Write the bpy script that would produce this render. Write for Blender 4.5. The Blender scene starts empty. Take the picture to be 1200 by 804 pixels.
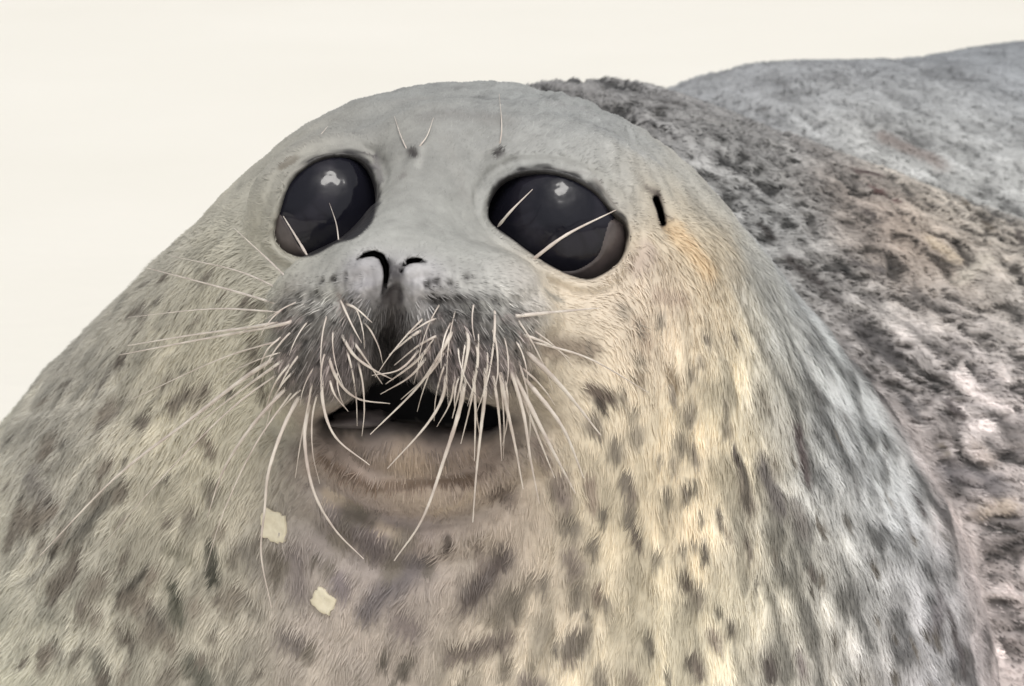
import bpy, math
import numpy as np

# ------------------------------------------------------------------ camera, world, sun, exposure
sc = bpy.context.scene
PITCH = math.radians(15.0)
FOC = 2700.0                       # focal length in photograph pixels (1200 wide)
CAM_H = 66.0                       # camera height above the ground, cm
cp, sp = math.cos(PITCH), math.sin(PITCH)

cam_d = bpy.data.cameras.new('camera')
cam = bpy.data.objects.new('camera', cam_d)
sc.collection.objects.link(cam)
sc.camera = cam
cam.location = (0.0, 0.0, CAM_H / 100)
cam.rotation_euler = (math.radians(90) - PITCH, 0, 0)
cam_d.sensor_width = 36.0
cam_d.lens = 36.0 * FOC / 1200.0
cam_d.clip_start = 0.01
cam_d.clip_end = 2000
cam_d.dof.use_dof = True
cam_d.dof.focus_distance = 0.985
cam_d.dof.aperture_fstop = 22.0

SUN_EL, SUN_AZ = math.radians(62), math.radians(162)      # azimuth clockwise from +Y
w = bpy.data.worlds.new('World'); sc.world = w; w.use_nodes = True
nt = w.node_tree; nt.nodes.clear()
sky = nt.nodes.new('ShaderNodeTexSky'); sky.sky_type = 'NISHITA'; sky.sun_disc = False
sky.sun_elevation = SUN_EL; sky.sun_rotation = SUN_AZ; sky.dust_density = 4.0
hs = nt.nodes.new('ShaderNodeHueSaturation'); hs.inputs['Saturation'].default_value = 0.18
bg = nt.nodes.new('ShaderNodeBackground'); bg.inputs['Strength'].default_value = 0.13
wo = nt.nodes.new('ShaderNodeOutputWorld')
nt.links.new(sky.outputs[0], hs.inputs['Color']); nt.links.new(hs.outputs[0], bg.inputs[0]); nt.links.new(bg.outputs[0], wo.inputs[0])

sun_d = bpy.data.lights.new('sun', 'SUN'); sun = bpy.data.objects.new('sun', sun_d)
sc.collection.objects.link(sun)
sun_d.energy = 1.3; sun_d.angle = math.radians(19); sun_d.color = (1.0, 0.97, 0.92)
# direction the light comes from
sx, sy, sz = math.sin(SUN_AZ) * math.cos(SUN_EL), math.cos(SUN_AZ) * math.cos(SUN_EL), math.sin(SUN_EL)
from mathutils import Vector
sun.rotation_euler = Vector((sx, sy, sz)).to_track_quat('Z', 'Y').to_euler()
sun.location = (sx * 5, sy * 5, sz * 5)

vs = sc.view_settings
vs.view_transform = 'Standard'; vs.look = 'None'; vs.gamma = 1.0; vs.use_curve_mapping = False
vs.exposure = 0.0

# ------------------------------------------------------------------ helpers
rng = np.random.default_rng(7)
F32 = np.float32

def P(px, py, d):
    """photo pixel + distance along the view axis (cm) -> working frame (x right, y up, z away), cm"""
    return np.array([(px - 600) / FOC * d, -(py - 402) / FOC * d, d], F32)

def to_world(p):
    p = np.asarray(p, np.float64)
    out = np.empty_like(p)
    out[..., 0] = p[..., 0]
    out[..., 1] = p[..., 2] * cp + p[..., 1] * sp
    out[..., 2] = CAM_H - p[..., 2] * sp + p[..., 1] * cp
    return out / 100.0

def vec_world(v):
    out = np.empty_like(v)
    out[..., 0] = v[..., 0]; out[..., 1] = v[..., 2] * cp + v[..., 1] * sp; out[..., 2] = -v[..., 2] * sp + v[..., 1] * cp
    return out

def pix(p):
    return 600 + FOC * p[..., 0] / p[..., 2], 402 - FOC * p[..., 1] / p[..., 2]

def smin(a, b, k):
    h = np.maximum(k - np.abs(a - b), 0) / k
    return np.minimum(a, b) - h * h * (k * 0.25)

def smax(a, b, k):
    return -smin(-a, -b, k)

def sphere(p, c, r):
    return np.sqrt(((p - c) ** 2).sum(-1)) - r

def ellipsoid(p, c, r, rot=None):
    q = p - c
    if rot is not None:
        q = q @ rot
    r = np.asarray(r, F32)
    k0 = np.sqrt(((q / r) ** 2).sum(-1)); k1 = np.sqrt(((q / (r * r)) ** 2).sum(-1)) + 1e-9
    return k0 * (k0 - 1) / k1

def rotz(a):
    a = math.radians(a); c, s = math.cos(a), math.sin(a)
    return np.array([[c, -s, 0], [s, c, 0], [0, 0, 1]], F32)

def roundcone(p, a, b, r1, r2):
    ba = b - a; l2 = float(ba @ ba); rr = r1 - r2; a2 = l2 - rr * rr; il2 = 1.0 / l2
    pa = p - a
    y = pa @ ba; z = y - l2
    x2 = ((pa * l2 - y[..., None] * ba) ** 2).sum(-1)
    y2 = y * y * l2; z2 = z * z * l2
    k = np.sign(rr) * rr * rr * x2
    out = (np.sqrt(np.maximum(x2 * a2 * il2, 0)) + y * rr) * il2 - r1
    m1 = np.sign(z) * a2 * z2 > k
    m2 = np.sign(y) * a2 * y2 < k
    d1 = np.sqrt(x2 + z2) * il2 - r2
    d2 = np.sqrt(x2 + y2) * il2 - r1
    return np.where(m1, d1, np.where(m2, d2, out)).astype(F32)

def polysd(x, y, poly):
    """signed distance to a closed 2-d polygon"""
    d = np.full(x.shape, 1e9, F32); s = np.zeros(x.shape, bool)
    n = len(poly)
    for i in range(n):
        ax, ay = poly[i]; bx, by = poly[(i + 1) % n]
        ex, ey = bx - ax, by - ay
        wx, wy = x - ax, y - ay
        t = np.clip((wx * ex + wy * ey) / (ex * ex + ey * ey), 0, 1)
        d = np.minimum(d, (wx - t * ex) ** 2 + (wy - t * ey) ** 2)
        c = ((ay <= y) & (by > y)) | ((by <= y) & (ay > y))
        xi = ax + (y - ay) * ex / (ey if abs(ey) > 1e-9 else 1e-9)
        s ^= c & (x < xi)
    return np.where(s, -np.sqrt(d), np.sqrt(d))

def linesd(x, y, pts):
    d = np.full(x.shape, 1e9, F32)
    for (ax, ay), (bx, by) in zip(pts[:-1], pts[1:]):
        ex, ey = bx - ax, by - ay
        wx, wy = x - ax, y - ay
        t = np.clip((wx * ex + wy * ey) / (ex * ex + ey * ey + 1e-9), 0, 1)
        d = np.minimum(d, (wx - t * ex) ** 2 + (wy - t * ey) ** 2)
    return np.sqrt(d)

def spline(pts, n=8):
    """Catmull-Rom through the points"""
    pts = np.asarray(pts, float)
    q = np.vstack([2 * pts[0] - pts[1], pts, 2 * pts[-1] - pts[-2]])
    out = []
    for i in range(1, len(q) - 2):
        for t in np.linspace(0, 1, n, endpoint=False):
            a, b, c, d = q[i - 1], q[i], q[i + 1], q[i + 2]
            out.append(0.5 * (2 * b + (c - a) * t + (2 * a - 5 * b + 4 * c - d) * t * t + (3 * b - 3 * c + d - a) * t ** 3))
    out.append(pts[-1])
    return np.array(out)

def closed_spline(pts, n=4):
    pts = np.asarray(pts, float); N = len(pts); out = []
    for i in range(N):
        a, b, c, d = pts[i - 1], pts[i], pts[(i + 1) % N], pts[(i + 2) % N]
        for t in np.linspace(0, 1, n, endpoint=False):
            out.append(0.5 * (2 * b + (c - a) * t + (2 * a - 5 * b + 4 * c - d) * t * t + (3 * b - 3 * c + d - a) * t ** 3))
    return np.array(out)

def hash3(i, j, k):
    h = (i.astype(np.int64) * 374761393 + j.astype(np.int64) * 668265263 + k.astype(np.int64) * 2147483647) & 0xffffffff
    h = ((h ^ (h >> 13)) * 1274126177) & 0xffffffff
    return ((h ^ (h >> 16)) & 0xffff).astype(F32) / 65535.0

def vnoise(p):
    """value noise in 3-d, 0..1"""
    f = np.floor(p); u = (p - f).astype(F32); f = f.astype(np.int64)
    u = u * u * (3 - 2 * u)
    i, j, k = f[..., 0], f[..., 1], f[..., 2]
    r = 0
    for a in (0, 1):
        wa = u[..., 0] if a else 1 - u[..., 0]
        for b in (0, 1):
            wb = u[..., 1] if b else 1 - u[..., 1]
            for c in (0, 1):
                wc = u[..., 2] if c else 1 - u[..., 2]
                r = r + wa * wb * wc * hash3(i + a, j + b, k + c)
    return r

def fbm(p, o=3):
    s = 0; a = 0.5; t = 0
    for q in range(o):
        s = s + a * vnoise(p * (2.03 ** q) + 17.3 * q); t += a; a *= 0.5
    return s / t

def sm(x, a, b):
    t = np.clip((x - a) / (b - a), 0, 1); return t * t * (3 - 2 * t)

def lin(c):
    c = np.asarray(c, float) / 255.0
    return np.where(c <= 0.04045, c / 12.92, ((c + 0.055) / 1.055) ** 2.4)

# ------------------------------------------------------------------ the seal's form: signed distance, cm
A_SK = P(553, 469, 113.5)
EYES = [dict(c=P(384, 248, 104.0), r=3.3,
             poly=closed_spline([(331, 246), (345, 212), (380, 189), (418, 190), (437, 216), (438, 254), (418, 277), (393, 285), (366, 299), (342, 298), (324, 280)])),
        dict(c=P(650, 264, 103.9), r=3.6,
             poly=closed_spline([(573, 256), (582, 224), (608, 208), (650, 207), (690, 224), (716, 252), (732, 270), (728, 302), (704, 322), (680, 326), (640, 308), (602, 281)]))]
MOUTH = closed_spline([(384, 491), (396, 479), (420, 463), (440, 442), (465, 436), (490, 446), (512, 459), (546, 468), (583, 477), (592, 490), (570, 503), (530, 502), (490, 496), (450, 494), (410, 497)], 3)
# nostril slits: pixel points with half-width in cm
NOSTRILS = [[(419, 304, .02), (428, 299, .08), (438, 297, .11), (447, 301, .12), (452, 312, .12), (453, 323, .10), (451, 334, .07), (448, 344, .02)],
            [(470, 319, .02), (473, 311, .06), (480, 306, .09), (489, 305, .09), (499, 307, .03)]]
def slit(x, y, s_, n_):
    d = np.full(x.shape, 1e9, F32)
    for (ax, ay, ra), (bx, by, rb) in zip(n_[:-1], n_[1:]):
        ex, ey = bx - ax, by - ay
        t = np.clip(((x - ax) * ex + (y - ay) * ey) / (ex * ex + ey * ey), 0, 1)
        d = np.minimum(d, np.hypot(x - ax - t * ex, y - ay - t * ey) * s_ - (ra + (rb - ra) * t))
    return d
FOLL = [(393, 327), (406, 324), (512, 330), (527, 332), (546, 325), (501, 333), (505, 345), (519, 350), (537, 350), (506, 364), (532, 371), (537, 399), (560, 376), (574, 375), (601, 393),
        (386, 359), (412, 351), (421, 371), (391, 377), (382, 410), (365, 372), (352, 352), (371, 345), (360, 402), (345, 385), (340, 410), (352, 428), (372, 425), (402, 396), (416, 412), (396, 430), (375, 448), (358, 452),
        (516, 388), (548, 390), (570, 398), (588, 385), (556, 420), (580, 412), (604, 412), (528, 412), (540, 436), (566, 440), (590, 436), (610, 430), (512, 418), (556, 352), (580, 352), (600, 365), (622, 385), (335, 360), (378, 330)]
EAR = [(768, 233), (773, 245), (777, 262)]
# grooves (depth > 0) and ridges (depth < 0): pixel path, half-width cm, depth cm
GROOVES = [
    (spline([(462, 345), (458, 385), (452, 440)]), 0.42, 0.55),              # philtrum
    (spline([(385, 500), (420, 540), (480, 556), (550, 545), (600, 510)]), 0.55, 0.6),
    (spline([(375, 560), (420, 596), (490, 610), (560, 600), (625, 560)]), 0.55, 0.6),
    (spline([(360, 610), (420, 655), (490, 668), (570, 650)]), 0.7, 0.5),
    (spline([(640, 395), (622, 430), (618, 470), (640, 505)]), 0.7, 0.45),   # behind right whisker pad
    (spline([(318, 372), (306, 420), (312, 480), (345, 515)]), 0.6, 0.40),
    (spline([(440, 180), (446, 205), (441, 228)]), 0.35, 0.16),
    (spline([(575, 205), (625, 192), (680, 202), (722, 235)]), 0.35, 0.14),  # above right lid
    (spline([(345, 190), (385, 176), (425, 178)]), 0.3, 0.10),
    (spline([(640, 345), (690, 352), (740, 330)]), 0.7, 0.18),               # under right eye
    (spline([(463, 180), (490, 172), (478, 196)]), 0.30, -0.14),
    (spline([(566, 176), (586, 170), (596, 178)]), 0.30, -0.14),
    (spline([(750, 215), (770, 225), (790, 260)]), 0.5, -0.10),
    (spline([(418, 314), (432, 310), (444, 318), (443, 335), (425, 340)]), 0.35, -0.22),  # nostril rims
    (spline([(478, 318), (495, 314), (512, 322), (505, 338), (482, 336)]), 0.35, -0.22),
    (spline([(505, 352), (540, 362), (585, 362), (625, 348)]), 0.35, 0.20),
    (spline([(330, 345), (365, 352), (400, 352)]), 0.3, 0.15),
]

def egg_sd(p):
    return roundcone(p, A_SK, P(531, 850, 132), 15.65, 30.6)

def sdf(p, features=True):
    p = p.astype(F32)
    # skull sphere and fat neck cone down to the chest
    egg = egg_sd(p)
    # back behind the neck and rear trunk
    back = roundcone(p, P(690, 410, 145), P(1165, 735, 161), 17.05, 27.3)
    rear = roundcone(p, P(930, 440, 178), P(1255, 505, 196), 24.2, 31.8)
    rear = smin(rear, roundcone(p, P(1255, 505, 196), P(1850, 640, 230), 31.6, 16.0), 6)
    rear = smin(rear, roundcone(p, P(1850, 640, 230), P(2350, 700, 256), 14.0, 4.0), 6)
    body = smin(back, rear, 1.2)
    # lateral neck volume joining egg and back well below the crease
    body = smin(egg, body, 0.3)
    # muzzle
    m = smin(ellipsoid(p, P(388, 392, 97.6), (3.1, 3.7, 3.6), rotz(-12)), ellipsoid(p, P(556, 390, 96.6), (3.6, 3.6, 3.7), rotz(14)), 0.8)
    m = smin(m, ellipsoid(p, P(465, 332, 95.4), (2.9, 1.7, 2.6)), 1.2)
    m = smin(m, roundcone(p, P(518, 195, 103.6), P(466, 318, 96.6), 2.5, 2.1), 2.0)
    m = smin(m, ellipsoid(p, P(482, 530, 100.3), (4.4, 2.2, 3.4)), 0.7)
    body = smin(body, m, 3.2)
    # brow fullness over the eyes, cheek under right eye
    body = smin(body, ellipsoid(p, P(655, 205, 105.0), (4.0, 2.0, 2.6), rotz(-15)), 2.5)
    # flattened where it lies on the ground
    wz = CAM_H - p[..., 2] * sp + p[..., 1] * cp
    body = smax(body, -(wz - 0.0), 5.0)
    if not features:
        return body
    mask = (np.abs(body) < 5) & (p[..., 2] < 116) & (p[..., 0] > -13) & (p[..., 0] < 10) & (p[..., 1] > -14) & (p[..., 1] < 12)
    if mask.any():
        q = p[mask]; b = body[mask]
        x, y = pix(q); s = q[..., 2] / FOC
        for e in EYES:
            b = smin(b, sphere(q, e['c'], e['r'] + 0.20), 1.2)
        for e in EYES:
            g = sphere(q, e['c'], e['r']) < 2.5
            if g.any():
                d = polysd(x[g], y[g], e['poly']) * s[g]
                b[g] += -.13 * np.exp(-((d - .26) / .17) ** 2) + .10 * np.exp(-((d - .72) / .2) ** 2)
        for path, wd, dp in GROOVES:
            x0, x1 = path[:, 0].min() - 70, path[:, 0].max() + 70; y0, y1 = path[:, 1].min() - 70, path[:, 1].max() + 70
            g = (x > x0) & (x < x1) & (y > y0) & (y < y1)
            if g.any():
                d = linesd(x[g], y[g], path) * s[g]
                b[g] += dp * np.exp(-(d / wd) ** 2)
        for e in EYES:
            g = sphere(q, e['c'], e['r']) < 3
            if g.any():
                h = np.maximum(polysd(x[g], y[g], e['poly']) * s[g], q[g][..., 2] - e['c'][2])
                b[g] = smax(b[g], -h, 0.55)
        g = (x > 350) & (x < 630) & (y > 410) & (y < 540)
        if g.any():
            h = np.maximum(polysd(x[g], y[g], MOUTH) * s[g], q[g][..., 2] - 100.5)
            b[g] = smax(b[g], -h, 0.6)
        for n_ in NOSTRILS:
            g = (x > 395) & (x < 525) & (y > 280) & (y < 375) & (q[..., 2] < 99)
            if g.any():
                h = np.maximum(slit(x[g], y[g], s[g], n_), q[g][..., 2] - 95.6)
                b[g] = smax(b[g], -h, 0.16)
        g = (x > 745) & (x < 800) & (y > 205) & (y < 290) & (q[..., 2] < 109)
        if g.any():
            h = linesd(x[g], y[g], EAR) * s[g] - 0.11
            b[g] = smax(b[g], -h, 0.25)
        body[mask] = b
    return body

def hit(px, py, feat=False, n=45):
    """first surface point along a pixel's ray"""
    px = np.atleast_1d(np.asarray(px, float)); py = np.atleast_1d(np.asarray(py, float))
    d = np.stack([(px - 600) / FOC, -(py - 402) / FOC, np.ones_like(px)], -1)
    t = np.full(px.shape, 88.0)
    for _ in range(n):
        t += 0.8 * sdf((d * t[:, None]), feat)
        t = np.minimum(t, 260)
    return d * t[:, None]

# ------------------------------------------------------------------ meshing: surface nets on a graded grid
def axis(*seg):
    out = [seg[0][0]]
    for a, b, st in seg:
        n = max(1, int(round((b - a) / st)))
        out += list(a + (b - a) * np.arange(1, n + 1) / n)
    return np.array(out, F32)

GX = axis((-48, -26, 1.4), (-26, -12, .3), (-12, 8.5, .13), (8.5, 26, .3), (26, 60, 1.0), (60, 250, 3.0))
GY = axis((-75, -18, 1.6), (-18, -6.5, .3), (-6.5, 9.5, .13), (9.5, 26, .35))
GZ = axis((88, 91, .4), (91, 108, .13), (108, 130, .4), (130, 180, .8), (180, 292, 3.0))

def build_grid():
    nx, ny, nz = len(GX), len(GY), len(GZ); B = 12
    f = np.empty((nx, ny, nz), F32)
    blocks = [(i, min(i + B, nx), j, min(j + B, ny), k, min(k + B, nz)) for i in range(0, nx, B) for j in range(0, ny, B) for k in range(0, nz, B)]
    bb = np.array(blocks)
    lo = np.stack([GX[bb[:, 0]], GY[bb[:, 2]], GZ[bb[:, 4]]], -1)
    hi = np.stack([GX[bb[:, 1] - 1], GY[bb[:, 3] - 1], GZ[bb[:, 5] - 1]], -1)
    c = (lo + hi) / 2; rad = np.linalg.norm(hi - lo, axis=1) / 2
    d = sdf(c, False)
    far = np.abs(d) > rad * 1.4 + 2.6
    todo = []
    for b, dv, fr in zip(blocks, d, far):
        if fr:
            f[b[0]:b[1], b[2]:b[3], b[4]:b[5]] = dv
        else:
            todo.append(b)
    for s in range(0, len(todo), 300):
        ch = todo[s:s + 300]; pts = []; shp = []
        for b in ch:
            X, Y, Z = np.meshgrid(GX[b[0]:b[1]], GY[b[2]:b[3]], GZ[b[4]:b[5]], indexing='ij')
            shp.append(X.shape); pts.append(np.stack([X.ravel(), Y.ravel(), Z.ravel()], -1))
        v = sdf(np.concatenate(pts)); o = 0
        for b, sh in zip(ch, shp):
            n = sh[0] * sh[1] * sh[2]
            f[b[0]:b[1], b[2]:b[3], b[4]:b[5]] = v[o:o + n].reshape(sh); o += n
    return f

def surface_nets(f):
    ins = f < 0
    nx, ny, nz = f.shape
    cnt = np.zeros((nx - 1, ny - 1, nz - 1), np.uint8)
    for a in (0, 1):
        for b in (0, 1):
            for c in (0, 1):
                cnt += ins[a:nx - 1 + a, b:ny - 1 + b, c:nz - 1 + c]
    act = (cnt > 0) & (cnt < 8)
    I, J, K = np.nonzero(act)
    idx = np.full(act.shape, -1, np.int32); idx[I, J, K] = np.arange(len(I))
    acc = np.zeros((len(I), 3)); num = np.zeros(len(I))
    cor = [(a, b, c) for a in (0, 1) for b in (0, 1) for c in (0, 1)]
    for u in cor:
        for ax in range(3):
            if u[ax]: continue
            v = list(u); v[ax] = 1
            fa = f[I + u[0], J + u[1], K + u[2]]; fb = f[I + v[0], J + v[1], K + v[2]]
            m = (fa < 0) != (fb < 0)
            t = np.where(m, fa / np.where(m, fa - fb, 1), 0)
            pa = np.stack([GX[I + u[0]], GY[J + u[1]], GZ[K + u[2]]], -1); pb = np.stack([GX[I + v[0]], GY[J + v[1]], GZ[K + v[2]]], -1)
            acc += np.where(m[:, None], pa + (pb - pa) * t[:, None], 0); num += m
    V = acc / num[:, None]
    faces = []
    for ax in range(3):
        o = [(1, 2), (2, 0), (0, 1)][ax]
        sl0 = [slice(None)] * 3; sl1 = [slice(None)] * 3
        sl0[ax] = slice(0, -1); sl1[ax] = slice(1, None)
        s0, s1 = ins[tuple(sl0)], ins[tuple(sl1)]
        ch = s0 != s1
        E = np.array(np.nonzero(ch)).T
        ok = (E[:, o[0]] > 0) & (E[:, o[1]] > 0) & (E[:, o[0]] < f.shape[o[0]] - 1) & (E[:, o[1]] < f.shape[o[1]] - 1)
        E = E[ok]
        flip = s1[E[:, 0], E[:, 1], E[:, 2]]
        q = []
        for da, db in ((0, 0), (-1, 0), (-1, -1), (0, -1)):
            e = E.copy(); e[:, o[0]] += da; e[:, o[1]] += db
            q.append(idx[e[:, 0], e[:, 1], e[:, 2]])
        q = np.stack(q, -1)
        q[flip] = q[flip][:, ::-1]
        faces.append(q)
    return V, np.concatenate(faces)

def grad(p, e=0.05):
    g = np.empty(p.shape)
    for a in range(3):
        d = np.zeros(3); d[a] = e
        g[:, a] = (sdf(p + d) - sdf(p - d)) / (2 * e)
    return g

V, Q = surface_nets(build_grid())
for _ in range(2):
    g = grad(V); d = sdf(V)
    V = V - np.clip(d / np.maximum((g * g).sum(1), 0.2), -0.15, 0.15)[:, None] * g

# ------------------------------------------------------------------ pelt colour (linear), a function of the place on the body
GAIN = 1.04
SATUR = .74
NOSE = hit(463, 330)[0]
NAPE = P(720, 50, 112)
ANCH = [  # pixel, colour of the pelt there; below the nostrils a wet highlight is painted in
    (540, 110, (160, 160, 154)), (470, 130, (166, 165, 158)), (640, 130, (164, 165, 160)), (540, 160, (146, 144, 138)), (760, 190, (166, 167, 163)),
    (520, 220, (176, 175, 166)), (500, 275, (180, 178, 168)), (300, 230, (176, 172, 156)), (350, 170, (168, 160, 146)), (700, 180, (178, 176, 168)),
    (800, 260, (206, 188, 152)), (815, 300, (214, 186, 140)), (745, 330, (190, 172, 150)), (860, 280, (178, 174, 162)), (620, 340, (180, 174, 166)),
    (700, 390, (200, 184, 158)), (780, 400, (206, 186, 156)), (840, 400, (204, 190, 160)), (870, 490, (216, 200, 162)), (760, 520, (206, 190, 158)),
    (250, 330, (182, 176, 154)), (160, 380, (176, 170, 152)), (250, 440, (186, 178, 152)), (180, 480, (190, 180, 154)), (80, 520, (164, 158, 144)),
    (60, 640, (170, 162, 146)), (200, 600, (176, 168, 144)), (30, 760, (186, 182, 158)), (150, 740, (160, 152, 134)), (260, 700, (158, 150, 132)),
    (435, 512, (104, 92, 88)), (520, 516, (108, 94, 90)), (580, 512, (100, 90, 86)), (395, 510, (120, 106, 98)), (400, 540, (166, 142, 122)), (480, 545, (186, 160, 132)), (560, 540, (176, 150, 128)), (430, 630, (140, 124, 122)), (370, 660, (150, 138, 130)), (500, 690, (140, 126, 122)),
    (480, 590, (178, 156, 130)), (600, 620, (168, 150, 132)), (640, 700, (176, 160, 140)), (560, 760, (178, 164, 142)), (720, 620, (206, 190, 156)), (700, 760, (196, 182, 152)), (800, 600, (206, 186, 152)),
    (820, 720, (208, 196, 164)), (420, 760, (160, 146, 132)), (920, 420, (174, 174, 168)), (960, 520, (160, 160, 160)), (1000, 600, (164, 165, 164)), (940, 680, (190, 184, 166)),
    (1050, 640, (160, 162, 162)), (1080, 760, (158, 154, 156)), (980, 770, (176, 170, 160)), (1000, 450, (166, 168, 166)),
    (820, 130, (138, 136, 134)), (900, 180, (146, 144, 140)), (900, 230, (142, 142, 140)), (1000, 220, (136, 130, 124)), (1050, 270, (156, 132, 114)), (1100, 300, (176, 158, 138)), (1020, 340, (140, 136, 132)),
    (1100, 400, (150, 144, 140)), (1050, 430, (122, 116, 114)), (1170, 350, (160, 154, 148)), (1150, 500, (146, 138, 136)), (1180, 620, (170, 158, 152)), (1180, 740, (172, 160, 158)), (1160, 280, (178, 168, 154)),
    (950, 100, (158, 160, 162)), (1080, 90, (150, 152, 154)), (1180, 90, (146, 150, 154)), (1120, 150, (160, 163, 164)), (1180, 190, (176, 176, 172)), (1050, 180, (172, 172, 168)),
    (380, 340, (168, 166, 158)), (560, 330, (176, 174, 168)), (462, 340, (72, 68, 70)), (430, 328, (176, 172, 176)), (495, 328, (178, 174, 178)), (460, 375, (84, 78, 78)), (345, 415, (96, 90, 84)), (380, 440, (112, 100, 98)), (575, 425, (128, 114, 112)), (500, 410, (100, 92, 92)), (510, 360, (130, 126, 122)), (580, 355, (140, 138, 132)), (340, 360, (130, 124, 116)), (360, 390, (112, 106, 100)), (400, 420, (118, 106, 104)), (560, 400, (112, 106, 104)), (600, 380, (124, 122, 116)),
    (540, 430, (132, 116, 114)), (350, 440, (122, 112, 104)), (610, 420, (150, 138, 130)), (460, 410, (96, 88, 86)), (430, 370, (104, 100, 98)),
]
_ah = hit([a[0] for a in ANCH], [a[1] for a in ANCH], True)
_ac = np.array([lin(a[2]) for a in ANCH])
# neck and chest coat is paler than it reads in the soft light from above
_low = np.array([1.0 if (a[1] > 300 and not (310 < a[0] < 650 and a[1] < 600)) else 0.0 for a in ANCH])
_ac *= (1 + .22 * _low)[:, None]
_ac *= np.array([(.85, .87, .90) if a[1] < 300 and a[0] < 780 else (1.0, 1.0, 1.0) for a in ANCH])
# per-anchor radius: distance to the third nearest anchor
_ad = np.sort(np.linalg.norm(_ah[:, None] - _ah[None], axis=-1), axis=1)[:, 3]

_ak = np.where(np.array([310 < a[0] < 650 and 290 < a[1] < 600 for a in ANCH]), .26, .50) * _ad ** 2
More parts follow.
